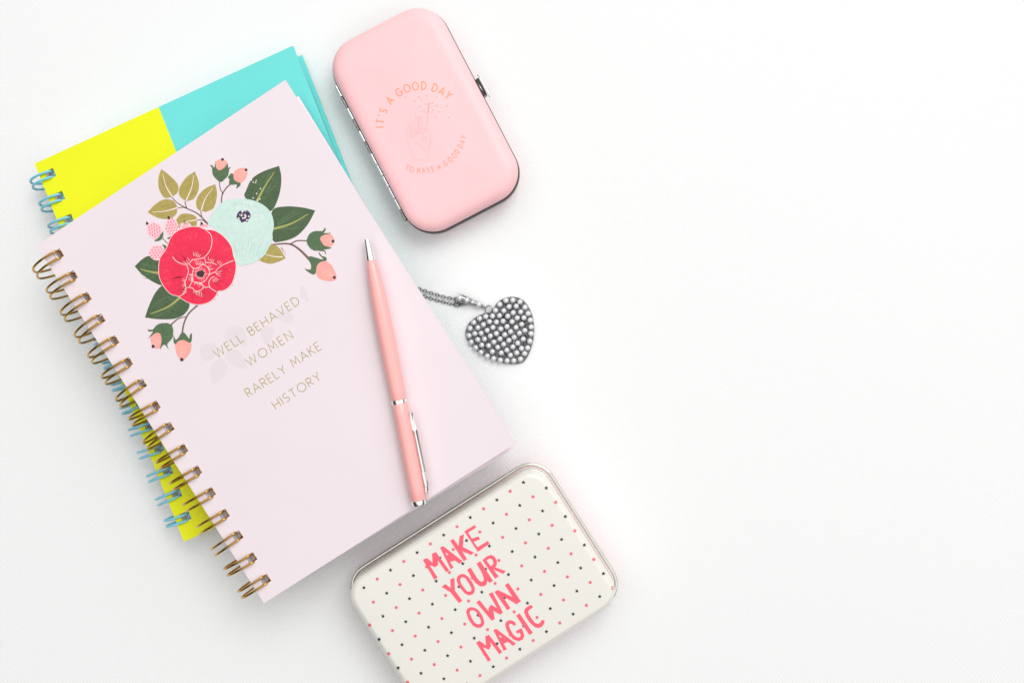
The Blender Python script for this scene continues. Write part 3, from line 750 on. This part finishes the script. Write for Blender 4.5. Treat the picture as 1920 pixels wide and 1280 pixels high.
# slogan
def Z8(x, y): return (780 + x / 4.414, 970 + y / 4.414)
sl = MB()
glyphs = [
 [[(57,347),(92,332),(138,372),(133,296),(165,282),(275,434),(250,450),(182,352),(184,388),(160,408),(112,390),(180,494),(152,512)]],
 [[(198,245),(224,233),(386,358),(360,380),(322,352),(283,366),(312,410),(288,424)],[(243,283),(270,302),(254,310)]],
 [[(283,190),(310,173),(352,232),(362,150),(397,136),(388,240),(480,288),(458,307),(380,275),(423,342),(395,357)]],
 [[(400,112),(487,58),(498,80),(432,122),(462,172),(518,154),(531,178),(476,198),(510,243),(596,190),(609,214),(512,281)]],
 [[(212,570),(243,547),(288,582),(284,510),(318,494),(322,600),(384,685),(356,705),(285,615)]],
 [[(337,510),(345,482),(368,466),(398,464),(430,485),(465,530),(487,580),(485,615),(465,635),(435,640),(405,625),(370,585),(345,545)],[(366,515),(372,497),(388,490),(410,500),(440,545),(458,580),(460,600),(448,610),(425,608),(395,575),(372,540)]],
 [[(423,430),(452,410),(505,495),(525,520),(545,530),(560,520),(560,497),(548,460),(502,378),(532,358),(637,520),(610,538),(590,520),(585,550),(560,567),(530,565),(495,540),(468,505)]],
 [[(550,350),(585,320),(620,306),(650,320),(668,352),(670,385),(657,410),(743,440),(722,464),(640,425),(685,485),(655,503)],[(583,352),(610,335),(632,345),(642,372),(632,392),(618,398)]],
 [[(415,780),(425,750),(450,738),(485,742),(520,765),(550,810),(566,860),(560,890),(535,908),(505,910),(470,890),(435,840)],[(443,785),(450,768),(470,762),(495,775),(520,810),(540,855),(535,875),(515,882),(490,870),(465,835)]],
 [[(498,698),(527,680),(603,775),(600,745),(624,722),(672,745),(602,628),(634,615),(720,782),(697,800),(640,768),(652,836),(628,850)]],
 [[(650,612),(678,596),(800,655),(736,556),(765,538),(869,690),(832,714),(715,645),(782,745),(755,764)]],
 [[(497,1032),(525,1015),(580,1055),(573,980),(603,966),(715,1108),(690,1127),(615,1025),(621,1062),(603,1090),(552,1068),(620,1172),(597,1190)]],
 [[(640,927),(665,917),(828,1040),(803,1058),(762,1025),(725,1040),(752,1085),(727,1100)],[(683,965),(712,982),(697,992)]],
 [[(832,882),(815,858),(785,845),(755,852),(738,878),(745,915),(770,965),(805,1005),(850,1020),(885,1005),(897,975),(885,935),(872,912),(825,937),(838,958),(858,948),(868,970),(858,988),(835,988),(805,965),(780,920),(768,888),(778,874),(795,876),(808,892)]],
 [[(828,808),(858,790),(967,950),(938,968)]],
 [[(968,740),(952,718),(920,735),(900,755),(895,780),(910,820),(945,870),(985,905),(1020,910),(1048,895),(1062,870),(1065,848),(1040,843),(1030,865),(1010,878),(985,868),(955,830),(930,790),(928,772),(945,755)]],
]
for g in glyphs: fill(sl, [[Z8(*p) for p in l] for l in g], on_tin(.5), 0)
sl.build('lettering', M_tinpink, tlid)
# rolled silver bead and pink base
mb = MB(); bead = [tc0 + TA * x + TB * y + Vector((0, 0, 46)) for x, y in rrect(thw + 5.0, thh + 5.0, TR + 5, 12)]
tube(mb, bead, 3.4, 12, closed=True); mb.build('rim_bead', M_steel, tin)
mb = MB(); loft(mb, tf, thw - 2.5, thh - 2.5, TR - 2, [(6, 0), (2, 1), (0, 4), (0, 46), (4, 48)], 0, True, True, True, 12)
mb.build('base', mat('coral_pink_tin', (250, 200, 203), 0.3), tin, 50)

# ------------------------------------------------------------------ necklace with pearl heart
def Hn(x, y, z=6.0): return T(770 + x / 7.112, 520 + y / 7.112, z)
heart_pts = [(1108, 425), (1140, 362), (1200, 310), (1280, 275), (1370, 268), (1450, 285), (1525, 342), (1582, 430), (1622, 540), (1638, 660), (1635, 780), (1612, 900), (1572, 1010), (1525, 1090), (1478, 1130), (1400, 1145), (1280, 1142), (1150, 1112), (1020, 1060), (920, 1000), (830, 920), (770, 842), (742, 760), (748, 690), (780, 620), (840, 558), (920, 508), (990, 482), (1050, 478)]
hc = (1225, 720)
neck = thing('pendant_necklace', 'antique silver necklace with pearl studded heart pendant on the white fabric', 'necklace', tuple(Hn(hc[0], hc[1], 0)))
def hz(x, y):
    rr2 = math.hypot(x - hc[0], y - hc[1]) / 480.0
    return 13.0 - 8.0 * min(1, rr2) ** 2
mb = MB(); ol = sm(heart_pts, 3); vs = []; fs = []; rings = ((1.0, 0.2), (1.02, 1.5), (1.02, 3.4), (0.99, 4.6), (.9, None), (.78, None), (.62, None), (.45, None), (.28, None), (.12, None))
M2 = len(ol)
for sc, z in rings:
    for p in ol:
        x, y = hc[0] + (p.x - hc[0]) * sc, hc[1] + (p.y - hc[1]) * sc
        vs.append(Hn(x, y, hz(x, y) if z is None else z))
for i in range(len(rings) - 1):
    for k in range(M2):
        l = (k + 1) % M2; fs.append([i * M2 + k, i * M2 + l, (i + 1) * M2 + l, (i + 1) * M2 + k])
fs.append([(len(rings) - 1) * M2 + k for k in range(M2)]); fs.append(list(range(M2))[::-1])
mb.add(vs, fs, 0, True)
M_pave = bpy.data.materials.new('dark_silver_granules'); M_pave.use_nodes = True
n = M_pave.node_tree; b = n.nodes['Principled BSDF']; b.inputs['Metallic'].default_value = 1; b.inputs['Roughness'].default_value = 0.22
tco = n.nodes.new('ShaderNodeTexCoord'); vo = n.nodes.new('ShaderNodeTexVoronoi'); vo.inputs['Scale'].default_value = 1900
n.links.new(tco.outputs['Object'], vo.inputs['Vector'])
bp = n.nodes.new('ShaderNodeBump'); bp.invert = True; bp.inputs['Distance'].default_value = 0.0006; bp.inputs['Strength'].default_value = 1.0
n.links.new(vo.outputs['Distance'], bp.inputs['Height']); n.links.new(bp.outputs[0], b.inputs['Normal'])
r2 = n.nodes.new('ShaderNodeValToRGB'); n.links.new(vo.outputs['Color'], r2.inputs[0])
r2.color_ramp.elements[0].color = (.03, .03, .028, 1); r2.color_ramp.elements[1].color = (.5, .5, .48, 1)
n.links.new(r2.outputs[0], b.inputs['Base Color'])
heart = mb.build('heart', M_pave, neck, recalc=True)
M_pearl = mat('white_pearl', (226, 227, 232), 0.16, 0.45, spec=0.6, coat=0.6)
b = M_pearl.node_tree.nodes['Principled BSDF']; b.inputs['Sheen Weight'].default_value = 0.2
bm = bmesh.new(); bmesh.ops.create_uvsphere(bm, u_segments=20, v_segments=12, radius=1.0)
pme = bpy.data.meshes.new('pearl'); bm.to_mesh(pme); bm.free()
for p in pme.polygons: p.use_smooth = True
pme.materials.append(M_pearl)
def pearl(x, y, z, r, parent, par_off):
    o = bpy.data.objects.new('pearl', pme); C.objects.link(o); o.parent = parent
    o.location = Hn(x, y, z) * S - par_off; o.scale = (r * S,) * 3
    return o
noff = Vector(neck.location)
pearls = [(1190,362),(1272,310),(1363,305),(1457,328),(1522,400),(1565,482),(1592,570),(1605,660),(1603,748),(1588,847),(1558,937),(1518,1012),(1464,1085),(1375,1107),(1287,1107),(1195,1100),(1107,1080),(1022,1047),(938,997),(868,935),(808,860),(780,775),(795,678),(843,600),(920,548),(1003,522),(1092,515),(1132,440),
 (1312,390),(1407,385),(1243,443),(1368,470),(1467,460),(1185,508),(1295,517),(1421,540),(1510,538),(1052,590),(1145,595),(1232,582),(1352,590),(1480,625),(970,628),(897,668),(1097,665),(1203,685),(1285,655),(1405,665),(1523,705),(1020,705),(940,742),(857,748),(1143,748),(1333,722),(1255,762),(1450,742),(985,820),(895,828),(1063,780),(1380,797),(1192,818),(1310,838),(1500,820),(1110,860),(1427,875),(948,900),(1240,890),(1040,908),(1363,925),(1160,930),(1478,945),(1283,968),(1090,987),(1208,1005),(1415,1003),(1330,1035)]
for x, y in pearls: pearl(x, y, hz(x, y) + 1.8, 5.2, heart, noff)
# bail: tapered loop with set pearls
mb = MB()
bl = [(640, 268, 13), (700, 285, 13.5), (760, 305, 12.5), (830, 332, 10), (880, 352, 8), (935, 372, 6), (985, 405, 5)]
tube(mb, catmull([Hn(*p) for p in bl], 4), [7.2, 7.3, 7.3, 7.2, 7.0, 6.8, 6.6, 6.3, 6, 5.6, 5.2, 4.8, 4.6, 4.5, 4.6, 4.8, 5, 5, 4.8, 4.4, 4, 3.4, 2.8, 2.4, 2.2], 14)
tube(mb, [Hn(618, 268, 12), Hn(612, 330, 9), Hn(630, 375, 4)], [4, 4.5, 3], 10)
tube(mb, [Hn(630, 368, 4), Hn(760, 350, 4), Hn(880, 365, 5)], [3, 2.4, 2], 10)
bail = mb.build('bail', M_antique, neck)
for x, y, z, r in ((655, 272, 17.5, 5.6), (750, 301, 17.5, 5.0), (824, 329, 14, 3.6), (912, 356, 11.5, 6.0)): pearl(x, y, z, r, bail, noff)
mb = MB(); cj = Hn(1042, 425, 7)
tube(mb, [cj + Vector((6.6 * math.cos(a), 6.6 * math.sin(a), 1.4 * math.sin(a + 1))) for a in [2 * math.pi * k / 24 for k in range(24)]], 1.35, 10, closed=True)
mb.build('jump_ring', M_antique, neck)
# chain: one strand out, round under the notebook, one strand back
path = catmull([Hn(*p, 3.0) for p in ((600, 288), (480, 268), (330, 225), (200, 183), (105, 150), (0, 118), (-110, 100), (-160, 130), (-110, 165), (0, 185), (150, 236), (290, 285), (420, 322), (520, 348), (600, 366))], 30)
acc = [0]
for i in range(1, len(path)): acc.append(acc[-1] + (path[i] - path[i - 1]).length)
def at(s):
    for i in range(1, len(acc)):
        if acc[i] >= s:
            f0 = (s - acc[i - 1]) / (acc[i] - acc[i - 1] + 1e-9); return path[i - 1].lerp(path[i], f0), (path[i] - path[i - 1]).normalized()
    return path[-1], (path[-1] - path[-2]).normalized()
mb = MB(); s_ = 0; k = 0
while s_ < acc[-1]:
    p, d = at(s_); sd = Vector((-d.y, d.x, 0)); upv = Vector((0, 0, 1))
    lat = (sd * .95 + upv * .3) if k % 2 == 0 else (sd * .35 + upv * .93)
    tube(mb, [p + d * (4.3 * math.cos(a)) + lat * (3.0 * math.sin(a)) for a in [2 * math.pi * q5 / 12 for q5 in range(12)]], 0.72, 6, closed=True)
    s_ += 5.9; k += 1
mb.build('chain', M_antique, neck)
